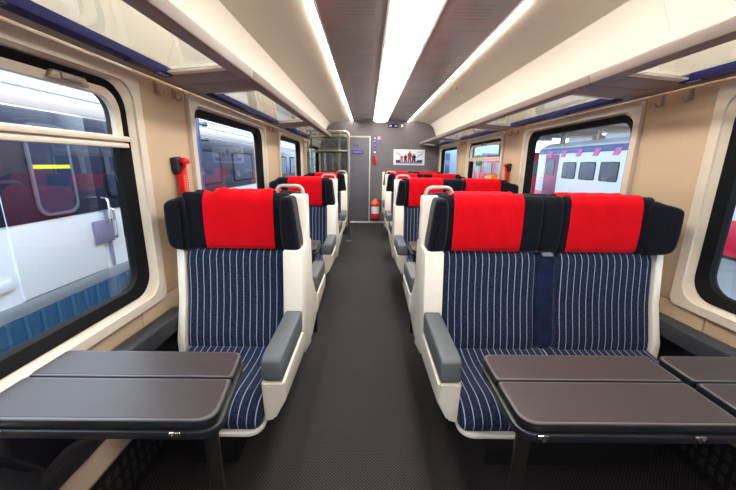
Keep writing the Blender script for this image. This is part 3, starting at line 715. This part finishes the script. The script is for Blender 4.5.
# ------------------------------------------------------------------ outside
GR = mat('ballast', (96, 94, 96), .95, noise=.3, nscale=3)
o = piece('ground', GR, None, box, -60, 60, -30, 90, -1.45, -1.25, smooth=False); tag(o, kind='structure', label='grey track bed outside')
o = piece('platform', mat('platform_paving', (150, 156, 164), .8, noise=.1, nscale=1.5), None, box, 1.95, 8.2, -12, 80, -1.25, -.60, .02, smooth=False); tag(o, kind='structure', label='pale grey station platform right of the train')
def train(name, X, s, y0, y1, cat, label, band, wz, wys, doors, colors, zt, stripes):
    """X: face toward us; s: direction outward (away from our carriage)"""
    t = thing(name, (X, (y0+y1)/2, 0), label, cat)
    T = lambda x, y, z: (s*x, y-(y0+y1)/2, z)
    b = NB()
    prism(b, [(0, -.95), (0, zt-.25), (.10, zt-.05), (.55, zt+.18), (1.35, zt+.25), (2.15, zt+.18), (2.6, zt-.05), (2.7, zt-.25), (2.7, -.95)], y0, y1, lambda y, x, z: T(x, y, z), .02); finish(b, 'train_body', colors['body'], t)
    for nm, z0, z1, mm in stripes:
        b = NB(); box(b, *sorted((s*-.012, s*.03)), y0-(y0+y1)/2+.02, y1-(y0+y1)/2-.02, z0, z1, .002); finish(b, nm, mm, t)
    for a, c in wys:
        b = NB(); P = rrect(a-(y0+y1)/2, c-(y0+y1)/2, wz[0], wz[1], .09); prism(b, P, s*-.02, s*.02, lambda x, y, z: (x, y, z)); w_ = finish(b, 'train_window', colors['glass'], t, False)
        b = NB(); ring_solid(b, P, rrect(a-(y0+y1)/2+.03, c-(y0+y1)/2-.03, wz[0]+.03, wz[1]-.03, .07), (lambda y, z: (s*-.026, y, z), lambda y, z: (s*-.018, y, z)), (lambda y, z: (s*-.026, y, z), lambda y, z: (s*-.018, y, z))); finish(b, 'window_surround', GASKET, w_)
    for a, c, mm in doors:
        am, cm = a-(y0+y1)/2, c-(y0+y1)/2
        b = NB(); box(b, *sorted((s*-.022, s*.02)), am, cm, .20 if s < 0 else -.55, 1.845 if s < 0 else zt-.45, .008); d_ = finish(b, 'train_door', mm, t)
        if s < 0: b = NB(); box(b, *sorted((s*-.028, s*-.02)), am, cm, .86, 1.84, .003); finish(b, 'door_upper_panel', mat('train_band_dark', (26, 34, 58), .25), d_)
        b = NB(); P = rrect(am+.30, cm-.28, .92, 1.70, .10); prism(b, P, s*-.042, s*-.03, lambda x, y, z: (x, y, z)); finish(b, 'door_window', colors['glass'], d_, False)
        b = NB(); ring_solid(b, rrect(am+.275, cm-.255, .895, 1.725, .11), P, (lambda y, z: (s*-.05, y, z), lambda y, z: (s*-.03, y, z)), (lambda y, z: (s*-.05, y, z), lambda y, z: (s*-.03, y, z))); finish(b, 'door_window_rim', mat('grey_rubber', (90, 95, 110), .5), d_)
        b = NB(); tube(b, fillet([(s*-.03, cm+.06, .72), (s*-.10, cm+.06, .74), (s*-.10, cm+.06, .98), (s*-.03, cm+.06, 1.0)], .03), .014, 8); tube(b, fillet([(s*-.03, cm+.13, .52), (s*-.09, cm+.13, .54), (s*-.09, cm+.13, .86), (s*-.03, cm+.13, .88)], .03), .014, 8); finish(b, 'door_handrail', CHROMEB, d_)
        if s < 0:
            b = NB(); box(b, *sorted((s*-.046, s*-.040)), am+.30, cm-.28, 1.325, 1.36); finish(b, 'yellow_strip', mat('yellow_film', (225, 215, 40), .5), d_)
            b = NB(); box(b, *sorted((s*-.045, s*-.03)), cm-.12, cm+.16, .50, .76, .005); finish(b, 'door_plate', mat('plate_mauve', (128, 122, 150), .5), d_)
    return t
GLT = mat('train_glass_dark', (30, 38, 62), .08, spec=.8)
GLT2 = mat('train_glass_blue', (34, 48, 76), .25, spec=.4)
WHT_ = mat('train_white', (232, 238, 246), .35); MAG = mat('train_red', (214, 32, 70), .4); PINK = mat('train_pink', (226, 110, 190), .5)
BLU = mat('train_blue_band', (60, 84, 150), .4); SIL = mat('train_silver', (170, 180, 192), .3, metal=.5)
# left train: white coach on the next track
tl = train('white_coach', -3.0, -1, -3, 26, 'train', 'white railway coach with dark window band on the next track, left windows', None, (.98, 1.62),
      [(-1.8+i*1.9, -.55+i*1.9) for i in range(15) if not (2.2 < -1.0+i*1.9 < 4.4)], [(2.75, 3.72, WHT_)], dict(body=WHT_, glass=GLT2), 2.45,
      [('window_band', .86, 1.84, mat('train_band_dark', (26, 34, 58), .25)), ('roof_gutter', 1.86, 1.96, mat('train_beige', (186, 176, 172), .5)), ('sill_rail', .07, .19, SIL), ('lower_skirt', -.95, .065, mat('train_skirt_teal', (24, 66, 100), .5))])
b = NB()
for i in range(150): box(b, .014, .026, -14.4+i*.16, -14.37+i*.16, -.9, .06)
g = finish(b, 'skirt_ribs', mat('train_skirt_rib', (44, 88, 122), .5), tl, False); g['kind'] = 'stuff'
for y_ in (1.45, 2.35):
    b = NB(); box(b, .01, .02, y_-11.5, y_+.34-11.5, .33, .42, .004); finish(b, 'vent_plate', mat('plate_white', (214, 220, 230), .4), tl)
b = NB(); box(b, .012, .03, 3.80-11.5, 3.84-11.5, .2, .86, .004); finish(b, 'door_edge_rail', mat('plate_mauve', (128, 122, 150), .5), tl)
for z in (2.12, 2.02):
    b = NB(); box(b, -.012, .012, -14.4, 14.4, z, z+.012); finish(b, 'roof_bead', mat('bead_grey', (170, 180, 195), .5), tl, False)
# right train: white and red coach across the platform
tr = train('red_and_white_train', 10.0, 1, 3.0, 20.2, 'train', 'white and red train with square windows beyond the platform, right windows', None, (.80, 1.60),
      [(17.9-i*1.42, 19.0-i*1.42) for i in range(1, 11)][0:10], [(18.05, 19.35, mat('train_door_mauve', (150, 70, 110), .4))], dict(body=WHT_, glass=GLT2), 2.45,
      [('lower_red_band', -.95, .02, MAG), ('blue_roof_band', 2.03, 2.30, BLU)])
for k in range(13):
    y = 18.6-k*1.25-8.6-3
    b = NB(); prism(b, [(y+.20, 1.86), (y+.55, 1.86), (y+.35, 2.16), (y, 2.16)], -.03, .0, lambda x, a, c: (x, a, c)); finish(b, 'pink_dash', PINK, tr, False)
for k, y in enumerate((17.4, 14.6, 11.0, 7.4)):
    y -= 11.6
    b = NB(); box(b, .5, 2.0, y-1.0, y+1.0, 2.55, 2.85, .1, 3); finish(b, 'roof_unit', mat('roof_unit_grey', (196, 202, 212), .5), tr)
    b = NB(); tube(b, fillet([(.4, y+1.2, 2.5), (.4, y+1.2, 3.0), (2.2, y+1.2, 3.0), (2.2, y+1.2, 2.5)], .2), .06, 8); tube(b, [(.45, y-1.2, 2.75), (.45, y+1.2, 2.9)], .05, 8); finish(b, 'roof_pipe', mat('roof_pipe_tan', (170, 156, 140), .5), tr)
# station canopies
def canopy(name, x0, x1, y0, y1, z, label, cols):
    t = thing(name, ((x0+x1)/2, (y0+y1)/2, z), label, 'canopy')
    O = Vector(t.location)
    b = NB(); box(b, x0, x1, y0, y1, z, z+.25, .02); loc(b, O); finish(b, 'canopy_roof', mat('canopy_grey', (178, 166, 152), .7), t)
    y = y0+2
    while y < y1:
        b = NB(); box(b, x0, x1, y-.08, y+.08, z-.28, z, .01); loc(b, O); finish(b, 'beam', mat('canopy_beam', (120, 118, 122), .6), t)
        y += 4
    for cx_, cy_ in cols:
        b = NB(); box(b, cx_-.14, cx_+.14, cy_-.14, cy_+.14, -1.25, z, .02); loc(b, O); finish(b, 'column', mat('column_blue_grey', (70, 84, 112), .5), t)
    return t
canopy('station_canopy', 3.2, 20, -8, 48, 4.3, 'grey brown station canopy beyond the red and white train', [(14.5, y) for y in (2, 14, 26, 38)])
# steel mast seen through the second left window
t = thing('catenary_mast', (-2.25, 4.55, -1.25), 'blue grey steel mast seen through the second left window', 'mast')
b = NB(); box(b, -.08, .08, -.03, -.02, 0, 6, .004); box(b, -.08, .08, .02, .03, 0, 6, .004); box(b, -.06, .06, -.02, .02, 0, 6); finish(b, 'mast_post', mat('mast_blue', (84, 104, 140), .5), t)
for z in (3.05, 3.25):
    b = NB(); tube(b, [(.0, .03, z-.1), (.0, .35, z-.1)], .02, 8); lathe(b, [(.03, 0), (.045, .02), (.03, .05)], 0, .35, 10, z-.12); finish(b, 'mast_insulator', mat('mast_dark', (60, 70, 95), .5), t)
# far station block and another train through the far right windows
t = thing('station_building', (15, 66, -1.25), 'pale blue glazed station building far beyond the right windows', 'building')
b = NB(); box(b, -6, 6, -14, 14, 0, 7.0, .05); finish(b, 'wall', mat('station_wall', (150, 178, 206), .6), t)
for i in range(9):
    for z in (1.0, 3.6):
        b = NB(); box(b, -6.06, -6.0, -13.4+i*3, -11.2+i*3, z, z+1.9, .02); finish(b, 'window', mat('station_glass', (70, 100, 150), .1, spec=.8), t)
for i in range(3):
    b = NB(); box(b, -5.0+i*3.6, -2.6+i*3.6, -14.06, -14.0, 1.0, 4.4, .02); finish(b, 'window', mat('station_glass', (70, 100, 150), .1, spec=.8), t)
b = NB(); box(b, -6.3, 6.3, -14.3, 14.3, 7.0, 7.3, .05); finish(b, 'roof', WHT_, t)
t = thing('red_railcar', (9.4, 33, 0), 'dark red railcar standing far off beyond the cream railed window', 'train')
b = NB(); prism(b, [(-1.3, -.9), (-1.3, 1.9), (-1.0, 2.3), (1.0, 2.3), (1.3, 1.9), (1.3, -.9)], -9, 9, lambda y, x, z: (x+2.9, y, z), .05); finish(b, 'train_body', mat('railcar_red', (190, 40, 60), .4), t)
for i in range(6):
    b = NB(); prism(b, rrect(-8.4+i*2.9, -6.6+i*2.9, .7, 1.6, .1), 1.56, 1.62, lambda x, y, z: (x, y, z)); finish(b, 'train_window', GLT2, t, False)
b = NB(); prism(b, rrect(1.9, 3.9, .7, 1.7, .1), -9.05, -8.98, lambda y, x, z: (x, y, z)); finish(b, 'cab_window', GLT2, t, False)
t = thing('platform_sign', (6.3, 19.5, -.6), 'green and white platform sign on a post beyond the cream railed window', 'sign')
b = NB(); tube(b, [(0, 0, 0), (0, 0, 2.7)], .05, 10); finish(b, 'post', CHROME, t)
b = NB(); box(b, -.18, .18, -.06, -.05, 1.95, 2.55, .02); finish(b, 'sign_panel', mat('sign_green', (30, 150, 90), .5), t)
t = thing('service_cart', (6.1, 16.4, -.6), 'yellow and orange platform service cart beyond the cream railed window', 'cart')
b = NB(); puff(b, [(-.4, .35), (-.42, 1.1), (-.25, 1.52), (.25, 1.52), (.42, 1.1), (.4, .35)], -.4, .4, .05, lambda y, x, z: (x, y, z)); finish(b, 'cart_cover', mat('cart_yellow', (250, 140, 20), .5), t)
b = NB(); box(b, -.45, .45, -.42, .42, .22, .36, .03); finish(b, 'chassis', BLACK, t)
for x_ in (-.28, .28):
    for y_ in (-.36, .36):
        b = NB(); prism(b, [(x_+.13*math.cos(a*PI/8), .13+.13*math.sin(a*PI/8)) for a in range(16)], y_-.04, y_+.04, lambda y, x, z: (x, y, z)); finish(b, 'wheel', BLACK, t, False)
